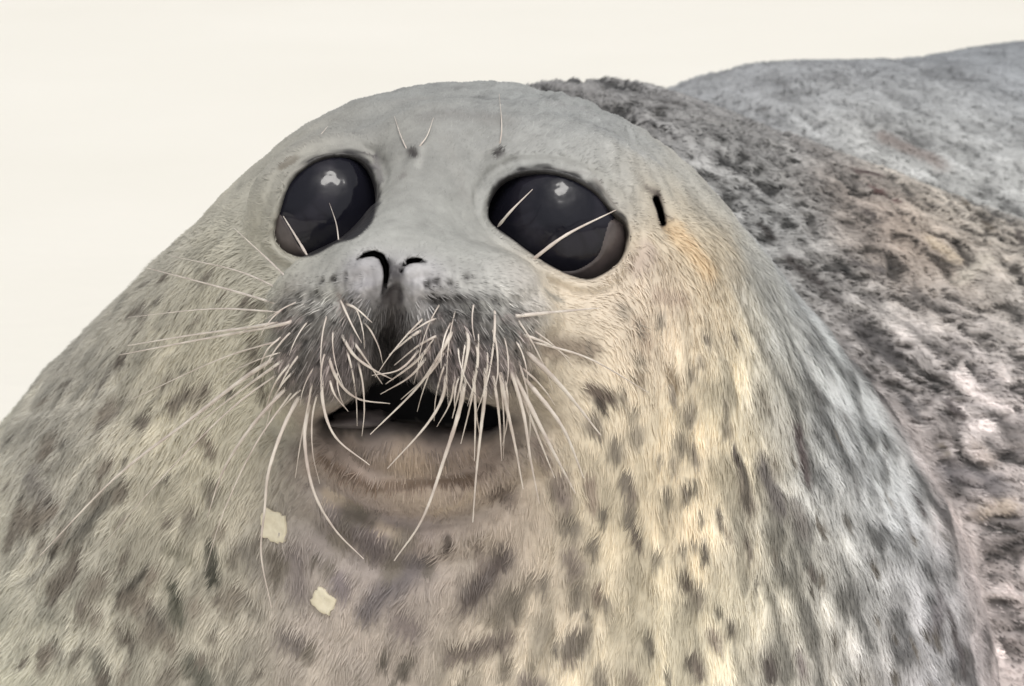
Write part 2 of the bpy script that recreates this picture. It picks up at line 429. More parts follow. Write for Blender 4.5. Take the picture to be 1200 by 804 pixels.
# spots: from pixel a to pixel b, half-width px, colour, strength
DK, BR, MV, CR, GY_ = (74, 68, 60), (120, 100, 82), (112, 100, 104), (226, 208, 164), (138, 132, 126)
SPOTS = [
    (640, 405, 690, 410, 16, (136, 118, 98), .8), (690, 455, 716, 466, 9, (98, 82, 70), .9), (745, 440, 752, 446, 8, (140, 122, 98), .8), (785, 430, 790, 450, 8, (146, 124, 92), .8),
    (700, 470, 706, 476, 7, (70, 60, 52), .9), (735, 560, 740, 580, 8, (116, 100, 88), .8), (862, 525, 868, 540, 7, (76, 66, 62), .95), (895, 545, 915, 590, 16, (118, 110, 106), .85), (932, 500, 945, 560, 9, (96, 84, 82), .95),
    (870, 560, 880, 590, 12, (132, 118, 104), .7), (870, 630, 875, 650, 8, (92, 76, 68), .9), (800, 675, 806, 685, 9, (92, 80, 68), .9), (745, 620, 748, 640, 6, (100, 88, 78), .85), (850, 620, 852, 626, 6, (130, 110, 90), .7),
    (945, 660, 950, 675, 7, (110, 100, 92), .8), (895, 770, 902, 790, 10, (84, 74, 70), .9), (812, 770, 818, 785, 10, (110, 96, 86), .85), (835, 740, 842, 752, 8, (136, 118, 104), .8), (935, 765, 940, 785, 8, (140, 126, 122), .8),
    (1110, 720, 1125, 780, 12, (92, 84, 84), .9), (1100, 700, 1090, 740, 14, (124, 116, 118), .7), (930, 590, 940, 620, 14, (140, 132, 124), .7), (1000, 560, 1004, 580, 7, (120, 118, 118), .7), (1035, 520, 1040, 545, 6, (104, 98, 98), .8),
    (985, 475, 990, 490, 6, (124, 120, 118), .7), (955, 455, 958, 470, 6, (130, 126, 124), .7), (1060, 600, 1062, 625, 8, (136, 132, 132), .6), (890, 455, 900, 480, 8, (136, 126, 108), .7),
    (245, 640, 252, 680, 9, (74, 72, 60), .95), (225, 655, 200, 640, 8, (128, 122, 100), .7), (130, 580, 95, 625, 9, (84, 80, 68), .95), (145, 565, 80, 640, 12, (126, 120, 106), .7), (150, 690, 190, 730, 14, (112, 104, 92), .85),
    (205, 690, 212, 720, 12, (94, 92, 76), .9), (175, 665, 140, 700, 6, (80, 74, 64), .9), (90, 665, 60, 700, 8, (132, 122, 110), .8), (250, 530, 240, 510, 8, (132, 118, 100), .85), (200, 560, 194, 566, 6, (84, 76, 64), .9),
    (135, 480, 118, 498, 9, (134, 124, 110), .8), (165, 500, 170, 490, 7, (128, 116, 102), .8), (65, 475, 72, 462, 8, (126, 120, 106), .8), (40, 555, 60, 600, 16, (136, 128, 118), .7), (115, 450, 126, 435, 9, (132, 124, 112), .8),
    (165, 360, 172, 366, 7, (136, 128, 114), .8), (190, 475, 200, 470, 6, (126, 116, 100), .8), (95, 705, 90, 712, 8, (120, 108, 96), .8), (30, 680, 55, 660, 8, (150, 144, 130), .6), (110, 770, 120, 790, 14, (116, 112, 98), .8),
    (225, 775, 240, 795, 14, (100, 98, 84), .85), (300, 720, 285, 700, 10, (126, 118, 104), .8), (290, 640, 300, 660, 12, (128, 120, 108), .7), (20, 620, 28, 640, 8, (132, 126, 114), .7), (60, 750, 70, 770, 9, (136, 130, 116), .7),
    (400, 612, 440, 642, 17, (112, 100, 98), .85), (432, 712, 490, 658, 16, (110, 101, 101), .8), (548, 700, 590, 650, 15, (92, 80, 74), .9), (535, 766, 594, 748, 13, (112, 98, 88), .85), (524, 630, 528, 644, 6, (92, 80, 72), .9),
    (586, 576, 596, 582, 12, (112, 96, 84), .8), (650, 566, 656, 582, 9, (112, 98, 86), .8), (668, 768, 676, 744, 11, (126, 110, 98), .85), (398, 680, 402, 690, 12, (118, 106, 108), .8), (335, 745, 352, 752, 13, (110, 100, 94), .8),
    (740, 612, 745, 632, 6, (104, 92, 80), .9), (668, 650, 676, 668, 12, (128, 114, 102), .85), (470, 726, 482, 738, 13, (126, 112, 106), .8), (615, 796, 634, 804, 10, (118, 104, 96), .8), (344, 650, 350, 690, 13, (130, 118, 114), .7),
    (375, 536, 437, 572, 7, (108, 86, 68), .85), (437, 572, 550, 560, 7, (110, 88, 68), .85), (383, 578, 465, 624, 7, (204, 182, 152), .75), (510, 600, 560, 575, 7, (180, 158, 130), .5), (480, 628, 500, 640, 8, (150, 132, 118), .6),
    (700, 690, 704, 706, 8, (130, 112, 96), .8), (735, 790, 745, 800, 9, (126, 112, 96), .8), (690, 560, 694, 590, 8, (150, 130, 112), .8), (560, 640, 566, 660, 7, (120, 104, 92), .7),
    (660, 560, 665, 590, 10, (128, 112, 104), .7), (630, 520, 640, 545, 10, (124, 106, 96), .7), (620, 440, 700, 505, 9, (92, 80, 72), .75),
    (770, 230, 778, 265, 8, (64, 52, 48), .95), (792, 272, 824, 312, 15, (222, 188, 136), .75), (760, 220, 768, 226, 5, (110, 100, 92), .8),
    (463, 318, 462, 350, 8, (70, 66, 68), .92), (455, 310, 453, 346, 7, (46, 43, 45), .95), (467, 318, 468, 350, 7, (74, 70, 72), .9), (455, 352, 470, 372, 14, (84, 78, 78), .6), (461, 350, 459, 385, 6, (74, 68, 68), .7), (440, 183, 446, 214, 4, (104, 100, 100), .7), (425, 180, 440, 184, 3, (96, 92, 92), .7), (640, 196, 690, 206, 3, (140, 134, 130), .6), (700, 215, 722, 240, 5, (112, 104, 98), .6), (500, 334, 508, 330, 4, (60, 56, 56), .9), (518, 350, 545, 350, 5, (84, 80, 78), .85), (505, 346, 510, 352, 5, (60, 56, 56), .9), (512, 366, 560, 372, 6, (70, 66, 64), .85), (390, 327, 396, 330, 4, (70, 66, 62), .9),
    (500, 138, 590, 142, 13, (132, 130, 126), .55), (455, 120, 500, 112, 9, (150, 149, 144), .5), (610, 120, 690, 130, 12, (150, 150, 148), .5), (520, 165, 545, 230, 9, (150, 148, 142), .35), (700, 150, 770, 190, 10, (150, 151, 150), .4),
    (482, 176, 486, 182, 6, (70, 66, 64), .95), (582, 180, 585, 178, 6, (58, 54, 54), .95), (497, 168, 490, 195, 4, (196, 194, 186), .25), (474, 205, 470, 208, 4, (128, 124, 120), .7),
    (330, 195, 345, 185, 6, (116, 108, 94), .85), (300, 400, 310, 460, 9, (118, 108, 92), .8), (288, 370, 310, 350, 7, (130, 124, 108), .7), (640, 340, 655, 350, 5, (140, 136, 126), .7), (440, 195, 436, 208, 6, (136, 132, 132), .7),
    (750, 380, 760, 400, 12, (186, 162, 136), .6), (760, 290, 745, 310, 12, (178, 156, 140), .6), (770, 345, 800, 350, 10, (180, 156, 134), .6),
    # wet cracks on the back; along the neck crease dark wet fur with shadow painted in
    (770, 118, 800, 122, 6, (92, 90, 88), .9), (765, 128, 780, 126, 5, (80, 78, 76), .9), (820, 112, 850, 120, 5, (96, 94, 92), .8), (870, 125, 900, 127, 4, (88, 86, 84), .9), (830, 145, 842, 147, 3, (80, 78, 76), .9),
    (950, 178, 955, 172, 4, (72, 68, 66), .9), (1000, 198, 1036, 206, 6, (92, 74, 70), .95), (1015, 215, 1050, 235, 5, (104, 76, 72), .9), (1035, 160, 1100, 190, 12, (128, 112, 104), .7), (1075, 215, 1095, 225, 5, (84, 70, 62), .9),
    (1130, 235, 1160, 265, 7, (96, 86, 72), .9), (1185, 255, 1198, 285, 7, (92, 84, 78), .9), (1015, 248, 1030, 258, 5, (76, 68, 66), .9), (890, 262, 905, 278, 6, (56, 52, 50), .95), (925, 305, 960, 330, 8, (64, 58, 56), .95), (965, 340, 980, 352, 6, (62, 56, 54), .95),
    (1000, 305, 1040, 318, 6, (90, 84, 82), .85), (1070, 345, 1100, 360, 10, (110, 104, 100), .8), (1010, 385, 1050, 420, 14, (84, 80, 80), .85), (1020, 440, 1035, 470, 8, (66, 62, 62), .9), (1060, 470, 1075, 490, 7, (92, 88, 88), .85), (1110, 470, 1130, 490, 6, (78, 70, 70), .9),
    (1050, 500, 1060, 515, 6, (60, 56, 56), .9), (1070, 580, 1078, 600, 5, (74, 60, 58), .9), (1110, 550, 1170, 570, 14, (120, 114, 116), .7), (1160, 440, 1165, 450, 6, (60, 56, 58), .9), (990, 400, 1000, 430, 7, (96, 92, 92), .8),
    (1090, 280, 1120, 300, 10, (206, 186, 156), .7), (1120, 330, 1160, 300, 8, (204, 194, 176), .6), (1150, 600, 1190, 590, 9, (206, 184, 160), .6), (1140, 520, 1160, 540, 7, (190, 172, 160), .5),
]
WH = [  # pixel paths, root first; optional radius
    ([(354, 373), (322, 382), (235, 398), (140, 416)], .085), ([(338, 376), (290, 384), (230, 392), (150, 405)], .07),
    ([(352, 404), (295, 437), (220, 494), (135, 560), (47, 651)], .095), ([(346, 412), (290, 452), (232, 496)], .07),
    ([(349, 440), (297, 497), (262, 551), (243, 606)], .08), ([(359, 449), (333, 499), (315, 552), (310, 598), (306, 650), (318, 712)], .085),
    ([(364, 464), (357, 514), (367, 574), (392, 620), (426, 655)], .085), ([(379, 419), (378, 469), (393, 512), (433, 545)], .08),
    ([(379, 399), (395, 444), (419, 467), (457, 473)], .075), ([(392, 375), (413, 414), (439, 434), (461, 445)], .075), ([(404, 355), (418, 362), (436, 378)], .06),
    ([(342, 332), (315, 305), (275, 268)], .055), ([(327, 357), (270, 340), (172, 314)], .06), ([(345, 420), (322, 450), (308, 490)], .055), ([(410, 395), (428, 420), (448, 450)], .06),
    ([(368, 430), (362, 470), (352, 520), (346, 560)], .055), ([(385, 440), (392, 462), (408, 482)], .055), ([(333, 392), (312, 412), (300, 446)], .045), ([(396, 345), (412, 380), (424, 402)], .05),
    ([(535, 377), (519, 409), (489, 454), (434, 509)], .09), ([(499, 384), (480, 396), (456, 416)], .07), ([(511, 397), (486, 425), (452, 450)], .08), ([(524, 424), (519, 464), (499, 499), (454, 549)], .085),
    ([(546, 412), (541, 469), (520, 539), (495, 608), (462, 657)], .085), ([(545, 380), (549, 404), (541, 446), (530, 490)], .07), ([(564, 407), (569, 449), (564, 499), (558, 556), (554, 612)], .075),
    ([(553, 424), (557, 475), (556, 540)], .06), ([(581, 404), (591, 464), (603, 519), (613, 573)], .08), ([(590, 410), (612, 478), (622, 540), (632, 590)], .07),
    ([(594, 422), (643, 519), (674, 578)], .085), ([(612, 440), (658, 499), (684, 560)], .085), ([(616, 411), (658, 453), (704, 510)], .10), ([(588, 372), (648, 366), (702, 361)], .07),
    ([(601, 432), (622, 490), (650, 560)], .065), ([(528, 400), (505, 436), (470, 468)], .07), ([(520, 390), (492, 404), (462, 428)], .06), ([(574, 420), (584, 480), (588, 540)], .06),
    ([(506, 410), (482, 440), (446, 462)], .06), ([(556, 395), (560, 420), (552, 470), (540, 520)], .06), ([(606, 390), (640, 402), (668, 420)], .05), ([(535, 430), (528, 470), (512, 500)], .055),
    ([(500, 400), (470, 432), (436, 440)], .055), ([(515, 372), (500, 378), (478, 392)], .05),
]
_w0 = np.array([p_[0] for p_, r_ in WH], float); _w1 = np.array([p_[1] for p_, r_ in WH], float)
_w1 = _w0 + (_w1 - _w0) * np.minimum(1, 34 / np.linalg.norm(_w1 - _w0, axis=1))[:, None]
SHEATH = list(zip(hit(_w0[:, 0], _w0[:, 1]), hit(_w1[:, 0], _w1[:, 1])))
_FH = hit([a[0] for a in FOLL], [a[1] for a in FOLL], True)
def scatter_spots(n, x0, x1, y0, y1, lo, hi, big=1.0):
    for _ in range(n):
        px, py = rng.uniform(x0, x1), rng.uniform(y0, y1)
        dx, dy = px - 720, py - 50; L_ = math.hypot(dx, dy); ln = rng.uniform(0, 16); r_ = big * rng.uniform(3.5, 8.5); k = rng.uniform(lo, hi)
        SPOTS.append((px, py, px + dx / L_ * ln, py + dy / L_ * ln, r_, (112 * k, 102 * k, 88 * k), rng.uniform(.65, .95)))
scatter_spots(60, -60, 300, 400, 860, .7, 1.15)
scatter_spots(50, -40, 300, 380, 860, .95, 1.3, 2.0)
scatter_spots(26, 300, 700, 590, 860, .9, 1.2, 2.0)
scatter_spots(14, 690, 860, 480, 860, .95, 1.25, 1.7)
scatter_spots(14, 120, 300, 300, 400, .9, 1.2)
scatter_spots(34, 680, 880, 540, 860, .75, 1.2)
scatter_spots(16, 680, 870, 360, 540, 1.1, 1.35)
scatter_spots(30, 880, 1130, 500, 860, .8, 1.15)
scatter_spots(22, 300, 680, 600, 860, .8, 1.15)
_sa = hit([s[0] for s in SPOTS], [s[1] for s in SPOTS], True); _sb = hit([s[2] for s in SPOTS], [s[3] for s in SPOTS], True)

def pelt(p):
    """linear colour of the pelt at points p (cm)"""
    out = np.empty((len(p), 3)); od = np.argsort(p[:, 0])          # slabs across x, so most spots can be skipped
    for s in range(0, len(p), 25000):
        i = od[s:s + 25000]; out[i] = _pelt(p[i])
    return out

def flow_coords(p):
    return np.linalg.norm(p - NOSE, axis=1)

def lie_coords(p):
    """coordinates along and across the lie of the neck and chest hair, which falls from the nape"""
    v = p - NAPE
    return np.linalg.norm(v, axis=1), np.arctan2(v[:, 0], -v[:, 1])

def lie_noise(p):
    rho, th = lie_coords(p)
    lie = np.stack([th * 9.0, rho * 0.38, p[:, 2] * 0.12], -1)
    wob = .035 * (vnoise(p * .5) - .5)
    return fbm(lie, 3), fbm(np.stack([(th + wob) * 44.0, rho * 0.52, p[:, 2] * .06], -1), 2)

def back_noise(p):
    a = p @ np.array([0.80, -0.35, 0.48]); b_ = p @ np.array([0.36, 0.93, 0.08])
    wv = 1.6 * (vnoise(p * .8) - .5)
    return (fbm(np.stack([a * .55, (b_ + wv) * 1.9, p[:, 2] * .2], -1), 3),
            vnoise(np.stack([a * 1.1 + 9, (b_ + wv) * 4.6, p[:, 2] * .3], -1)))

def _pelt(p):
    fw = sm(flow_coords(p), 8, 14)[:, None]
    pw = p + fw * 3.2 * (np.stack([fbm(p * .42 + 7, 2), fbm(p * .42 + 27, 2), fbm(p * .42 + 57, 2)], -1) - .5)
    d2 = ((pw[:, None] - _ah[None]) ** 2).sum(-1)
    wgt = np.exp(-d2 / _ak[None]) + 1e-4 / (1 + d2)
    c = wgt @ _ac / wgt.sum(1)[:, None]
    x, y = pix(p)
    rho = flow_coords(p)
    far = sm(rho, 7, 15)
    # mottling: blotches over neck and chest, drawn out along the lie of the hair
    warp = p + 2.0 * (np.stack([vnoise(p * .45), vnoise(p * .45 + 31), vnoise(p * .45 + 67)], -1) - .5)
    rl, th = lie_coords(p)
    lie = np.stack([th * 9.0, rl * 0.50, p[:, 2] * 0.12], -1)
    n1 = fbm(warp * 0.55 + 5, 3); n2 = fbm(lie, 3); n3 = fbm(lie * np.array([2.3, 1.7, 2]) + 40, 3)
    blot = .7 * sm(n1 * .6 + n2 * .4, .57, .66)
    lite = .6 * sm(n1 * .45 + n2 * .55, .42, .30)
    c = c * (1 - 0.34 * far * blot)[:, None] * (1 + 0.20 * far * lite)[:, None]
    n4 = lie_noise(p)[1]
    c = c * (1 + (1 - far) * (.55 * (n1 - .5) + .30 * (fbm(p * 1.6 + 11, 3) - .5)))[:, None]
    c = c * (1 + 0.40 * (n3 - .5) * (0.25 + .75 * far))[:, None]
    flank = sm(rho, 11, 18) * sm(-p[:, 1], -7, 3)
    fr = flank * (.6 + 1.0 * sm(x, 780, 960))
    c = c * (1 - .40 * fr * sm(n4, .52, .72) + .36 * fr * sm(n4, .46, .28))[:, None]
    # whisker pads: dark damp hair below, flecked light and dark
    mz = np.exp(-((x - 470) / 165) ** 6 - ((y - 395) / 72) ** 6) * (p[:, 2] < 102)
    low = sm(y, 325, 395)
    f1 = fbm(p * np.array([4.2, 1.7, 1.7]), 2); f2 = vnoise(p * np.array([8.0, 5.0, 5.0]))
    c = c * (1 - mz * low * .26)[:, None] * (1 + mz * (1.1 * (f1 - .5) + .8 * (f2 - .5)))[:, None]
    # back: clumped wet hair
    bk = backness(p)
    k1, k2 = back_noise(p)
    rearness = sm(p[:, 2], 158, 166)
    c = c * (1 - bk * (1 - .6 * rearness) * (0.78 * sm(k1, .54, .66) + .18 * sm(k2, .62, .9)))[:, None]
    crack = (1 - sm(np.abs(k1 - .5), .004, .026)) * sm(k2, .35, .55)
    c = c * (1 - .80 * bk * (1 - .75 * rearness) * crack)[:, None]
    c = c * (1 + bk * (1 - .7 * rearness) * 0.55 * sm(k1, .46, .30))[:, None]
    # spots
    wob = 0.25 * (fbm(p * 1.5 + 3, 2) - .5)
    for (ax_, ay_, bx_, by_, r, col, st), A, B in zip(SPOTS, _sa, _sb):
        rc = r * A[2] / FOC
        mid = (A + B) / 2; R = np.linalg.norm(B - A) / 2 + rc * 3 + .4
        if mid[0] + R < p[0, 0] or mid[0] - R > p[-1, 0]: continue
        g = np.abs(p - mid).max(1) < R
        if not g.any(): continue
        q = p[g]; e = B - A
        t = np.clip((q - A) @ e / (e @ e + 1e-9), 0, 1)
        d = np.linalg.norm(q - A - t[:, None] * e, axis=1) + wob[g] * min(1.0, rc * 2)
        m = np.minimum(1, st * 1.08) * np.exp(-(np.maximum(d, 0) / (rc * 1.08)) ** 3.2)
        c[g] = c[g] * (1 - m[:, None]) + lin(col) * m[:, None]
    for A, B in SHEATH:
        if A[0] + 3 < p[0, 0] or A[0] - 3 > p[-1, 0]: continue
        g = np.abs(p - (A + B) / 2).max(1) < 1.3
        if g.any():
            q = p[g]; e = B - A; t_ = np.clip((q - A) @ e / (e @ e), 0, 1)
            m = .7 * np.exp(-(np.linalg.norm(q - A - t_[:, None] * e, axis=1) / .12) ** 2)
            c[g] = c[g] * (1 - m[:, None]) + lin((172, 154, 148)) * m[:, None]
    for h_ in _FH:
        if h_[0] + 1 < p[0, 0] or h_[0] - 1 > p[-1, 0]: continue
        g = np.abs(p - h_).max(1) < .5
        if g.any():
            m = .92 * np.exp(-(np.linalg.norm(p[g] - h_, axis=1) / .19) ** 2)
            c[g] = c[g] * (1 - m[:, None]) + np.array([.03, .027, .026]) * m[:, None]
    lum = c.mean(1, keepdims=True)
    return (lum + (c - lum) * SATUR) * GAIN

def skin_masks(p):
    """1 inside mouth, nostrils, ear slit and on the bare lid rims; 0 on furred skin"""
    x, y = pix(p); s = p[:, 2] / FOC
    near = (p[:, 2] < 110) & (x > 290) & (x < 800) & (y > 150) & (y < 540)
    dark = np.zeros(len(p)); 
    i = np.nonzero(near)[0]
    if len(i):
        xx, yy, ss = x[i], y[i], s[i]
        v = np.zeros(len(i))
        for e in EYES:
            d = polysd(xx, yy, e['poly']) * ss
            v = np.maximum(v, 1 - sm(d, -0.02, 0.11))
            v = np.maximum(v, .92 * (1 - sm(polysd(xx - 2, yy + 9, e['poly']) * ss + .25 * (vnoise(p[i] * 2.5) - .5), -0.05, 0.22)))
        wb = fbm(p[i] * 2.2 + 4, 2) - .5
        d = polysd(xx, yy, MOUTH) * ss + .5 * wb * sm(yy, 470, 490)
        v = np.maximum(v, .80 * (1 - sm(d, .05, 1.0)) * sm(yy, 480, 494))
        v = np.maximum(v, 1 - sm(d, -0.10, 0.06))
        for n_ in NOSTRILS:
            d = slit(xx, yy, ss, n_)
            v = np.maximum(v, 1 - sm(d, -0.02, 0.06))
        d = linesd(xx, yy, EAR) * ss
        v = np.maximum(v, 1 - sm(d, 0.10, 0.20))
        dark[i] = v
    # wet nose skin
    nose = np.exp(-(((x - 462) / 38) ** 2 + ((y - 335) / 24) ** 2) ** 2) * (p[:, 2] < 99)
    return dark, nose

# ------------------------------------------------------------------ folds, tufts, follicle bumps as relief
def vnormals(v):
    n = np.cross(v[Q[:, 2]] - v[Q[:, 0]], v[Q[:, 3]] - v[Q[:, 1]])
    out = np.zeros(v.shape)
    for k in range(4):
        for a in range(3): out[:, a] += np.bincount(Q[:, k], n[:, a], len(v))
    return out / (np.linalg.norm(out, axis=1)[:, None] + 1e-9)

def backness(p):
    return sm(egg_sd(p.astype(F32)), .45, 1.1) * sm(p[:, 2], 106, 112)

N = vnormals(V)
_dk, _ns = skin_masks(V)
_rho = flow_coords(V); _far = sm(_rho, 7, 15); _bk = backness(V)
_f, _f4 = lie_noise(V)
_k1, _k2 = back_noise(V)
_disp = _far * (1 - _bk) * (.55 * (_f - .5) + .40 * (_f4 - .5) * sm(-V[:, 1], -6, 4) * sm(_rho, 11, 18)) + _bk * (-.50 * sm(_k1, .50, .72) + .30 * (_k1 - .5) - .45 * (1 - sm(np.abs(_k1 - .5), .004, .05)) * sm(_k2, .35, .55))
_disp += .10 * (fbm(V * 1.3, 2) - .5)
_mz = np.exp(-((pix(V)[0] - 470) / 170) ** 4 - ((pix(V)[1] - 400) / 80) ** 4) * (V[:, 2] < 101)
_disp += _mz * (.24 * (fbm(V * np.array([3.0, 1.0, 1.0]), 2) - .5) + .20 * (fbm(V * np.array([6.0, 3.0, 3.0]), 2) - .5))
for h_ in _FH:
    g = np.abs(V - h_).max(1) < .8
    d_ = np.linalg.norm(V[g] - h_, axis=1)
    _disp[g] += .16 * np.exp(-(d_ / .30) ** 2) - .26 * np.exp(-(d_ / .13) ** 2)
V = V + N * (_disp * (1 - _dk))[:, None]
N = vnormals(V)

# ------------------------------------------------------------------ mesh output helpers
def make_mesh(name, verts, faces, nper, mat, parent=None, cols=None, smooth=True):
    me = bpy.data.meshes.new(name)
    nv, nf = len(verts), len(faces)
    me.vertices.add(nv); me.vertices.foreach_set('co', np.ascontiguousarray(verts, F32).ravel())
    me.loops.add(nf * nper); me.loops.foreach_set('vertex_index', np.ascontiguousarray(faces, np.int32).ravel())
    me.polygons.add(nf)
    me.polygons.foreach_set('loop_start', np.arange(0, nf * nper, nper, dtype=np.int32))
    me.polygons.foreach_set('use_smooth', np.full(nf, smooth))
    me.update(calc_edges=True)
    for k, v in (cols or {}).items():
        if v.ndim == 2:
            at = me.attributes.new(k, 'FLOAT_COLOR', 'POINT')
            at.data.foreach_set('color', np.concatenate([v, np.ones((len(v), 1))], 1).astype(F32).ravel())
        else:
            at = me.attributes.new(k, 'FLOAT', 'POINT'); at.data.foreach_set('value', v.astype(F32))
    me.materials.append(mat)
    o = bpy.data.objects.new(name, me); sc.collection.objects.link(o)
    if parent is not None:
        o.parent = parent; o.matrix_parent_inverse = parent.matrix_world.inverted()
    return o

def mat_new(name):
    m = bpy.data.materials.new(name); m.use_nodes = True
    return m, m.node_tree, m.node_tree.nodes['Principled BSDF']

def nd(t, kind, **kw):
    n = t.nodes.new(kind)
    for k, v in kw.items(): setattr(n, k, v)
    return n

# ------------------------------------------------------------------ materials
M_body, t, b = mat_new('seal_skin')
at = nd(t, 'ShaderNodeAttribute', attribute_name='pelt'); wt = nd(t, 'ShaderNodeAttribute', attribute_name='wet')
tc = nd(t, 'ShaderNodeTexCoord'); nz = nd(t, 'ShaderNodeTexNoise'); nz.inputs['Scale'].default_value = 260; nz.inputs['Detail'].default_value = 4
t.links.new(tc.outputs['Object'], nz.inputs['Vector'])
mr = nd(t, 'ShaderNodeMapRange'); mr.inputs[3].default_value = .82; mr.inputs[4].default_value = 1.16
t.links.new(nz.outputs['Fac'], mr.inputs[0])
mx = nd(t, 'ShaderNodeMix', data_type='RGBA', blend_type='MULTIPLY'); mx.inputs[0].default_value = 1
t.links.new(at.outputs['Color'], mx.inputs[6]); t.links.new(mr.outputs[0], mx.inputs[7]); t.links.new(mx.outputs[2], b.inputs['Base Color'])
rr = nd(t, 'ShaderNodeMapRange'); rr.inputs[3].default_value = .68; rr.inputs[4].default_value = .30
t.links.new(wt.outputs['Fac'], rr.inputs[0]); t.links.new(rr.outputs[0], b.inputs['Roughness'])
bp = nd(t, 'ShaderNodeBump'); bp.inputs['Strength'].default_value = .35; bp.inputs['Distance'].default_value = .0015
t.links.new(nz.outputs['Fac'], bp.inputs['Height']); t.links.new(bp.outputs[0], b.inputs['Normal'])
b.inputs['Specular IOR Level'].default_value = .3

M_fur, t, b = mat_new('seal_hair')
at = nd(t, 'ShaderNodeAttribute', attribute_name='pelt'); t.links.new(at.outputs['Color'], b.inputs['Base Color'])
b.inputs['Roughness'].default_value = .5; b.inputs['Specular IOR Level'].default_value = .3

M_eye, t, b = mat_new('eye_wet')
at = nd(t, 'ShaderNodeAttribute', attribute_name='pelt'); t.links.new(at.outputs['Color'], b.inputs['Base Color'])
b.inputs['Roughness'].default_value = .25; tc = nd(t, 'ShaderNodeTexCoord'); nz = nd(t, 'ShaderNodeTexNoise'); nz.inputs['Scale'].default_value = 60; nz.inputs['Detail'].default_value = 2.5
t.links.new(tc.outputs['Object'], nz.inputs['Vector'])
bp = nd(t, 'ShaderNodeBump'); bp.inputs['Strength'].default_value = .5; bp.inputs['Distance'].default_value = .0028
t.links.new(nz.outputs['Fac'], bp.inputs['Height']); t.links.new(bp.outputs[0], b.inputs['Coat Normal'])
b.inputs['Coat Weight'].default_value = 1.0; b.inputs['Coat Roughness'].default_value = .09; b.inputs['Coat IOR'].default_value = 1.36; b.inputs['Specular IOR Level'].default_value = .0

M_whisk, t, b = mat_new('whisker_keratin')
tc = nd(t, 'ShaderNodeTexCoord'); nz = nd(t, 'ShaderNodeTexNoise'); nz.inputs['Scale'].default_value = 90
t.links.new(tc.outputs['Object'], nz.inputs['Vector'])
cr = nd(t, 'ShaderNodeValToRGB'); cr.color_ramp.elements[0].position = .3; cr.color_ramp.elements[1].position = .7
cr.color_ramp.elements[0].color = (.50, .42, .37, 1); cr.color_ramp.elements[1].color = (.80, .73, .65, 1)
t.links.new(nz.outputs['Fac'], cr.inputs[0]); t.links.new(cr.outputs[0], b.inputs['Base Color'])
b.inputs['Roughness'].default_value = .4; b.inputs['Subsurface Weight'].default_value = .0

M_flesh, t, b = mat_new('mouth_flesh')
tc = nd(t, 'ShaderNodeTexCoord'); nz = nd(t, 'ShaderNodeTexNoise'); nz.inputs['Scale'].default_value = 120
t.links.new(tc.outputs['Object'], nz.inputs['Vector'])
cr = nd(t, 'ShaderNodeValToRGB'); cr.color_ramp.elements[0].color = (.02, .017, .017, 1); cr.color_ramp.elements[1].color = (.10, .08, .078, 1)
t.links.new(nz.outputs['Fac'], cr.inputs[0]); t.links.new(cr.outputs[0], b.inputs['Base Color']); b.inputs['Roughness'].default_value = .75

M_lid, t, b = mat_new('inner_eyelid_skin')
tc = nd(t, 'ShaderNodeTexCoord'); nz = nd(t, 'ShaderNodeTexNoise'); nz.inputs['Scale'].default_value = 150
t.links.new(tc.outputs['Object'], nz.inputs['Vector'])
cr = nd(t, 'ShaderNodeValToRGB'); cr.color_ramp.elements[0].color = (.03, .025, .025, 1); cr.color_ramp.elements[1].color = (.13, .105, .10, 1)
t.links.new(nz.outputs['Fac'], cr.inputs[0]); t.links.new(cr.outputs[0], b.inputs['Base Color']); b.inputs['Roughness'].default_value = .3

M_flake, t, b = mat_new('pale_flake')
tc = nd(t, 'ShaderNodeTexCoord'); nz = nd(t, 'ShaderNodeTexNoise'); nz.inputs['Scale'].default_value = 300
t.links.new(tc.outputs['Object'], nz.inputs['Vector'])
cr = nd(t, 'ShaderNodeValToRGB'); cr.color_ramp.elements[0].color = (.55, .48, .34, 1); cr.color_ramp.elements[1].color = (.80, .74, .58, 1)
t.links.new(nz.outputs['Fac'], cr.inputs[0]); t.links.new(cr.outputs[0], b.inputs['Base Color']); b.inputs['Roughness'].default_value = .7

M_ground, t, b = mat_new('pale_ground')
tc = nd(t, 'ShaderNodeTexCoord'); nz = nd(t, 'ShaderNodeTexNoise'); nz.inputs['Scale'].default_value = 1.3; nz.inputs['Detail'].default_value = 6
t.links.new(tc.outputs['Object'], nz.inputs['Vector'])
cr = nd(t, 'ShaderNodeValToRGB'); cr.color_ramp.elements[0].position = .3; cr.color_ramp.elements[1].position = .75
cr.color_ramp.elements[0].color = (.82, .79, .71, 1); cr.color_ramp.elements[1].color = (.855, .825, .75, 1)
t.links.new(nz.outputs['Fac'], cr.inputs[0]); t.links.new(cr.outputs[0], b.inputs['Base Color']); b.inputs['Roughness'].default_value = .85
n2 = nd(t, 'ShaderNodeTexNoise'); n2.inputs['Scale'].default_value = 25; n2.inputs['Detail'].default_value = 5
t.links.new(tc.outputs['Object'], n2.inputs['Vector'])
bp = nd(t, 'ShaderNodeBump'); bp.inputs['Strength'].default_value = .25; bp.inputs['Distance'].default_value = .01
t.links.new(n2.outputs['Fac'], bp.inputs['Height']); t.links.new(bp.outputs[0], b.inputs['Normal'])

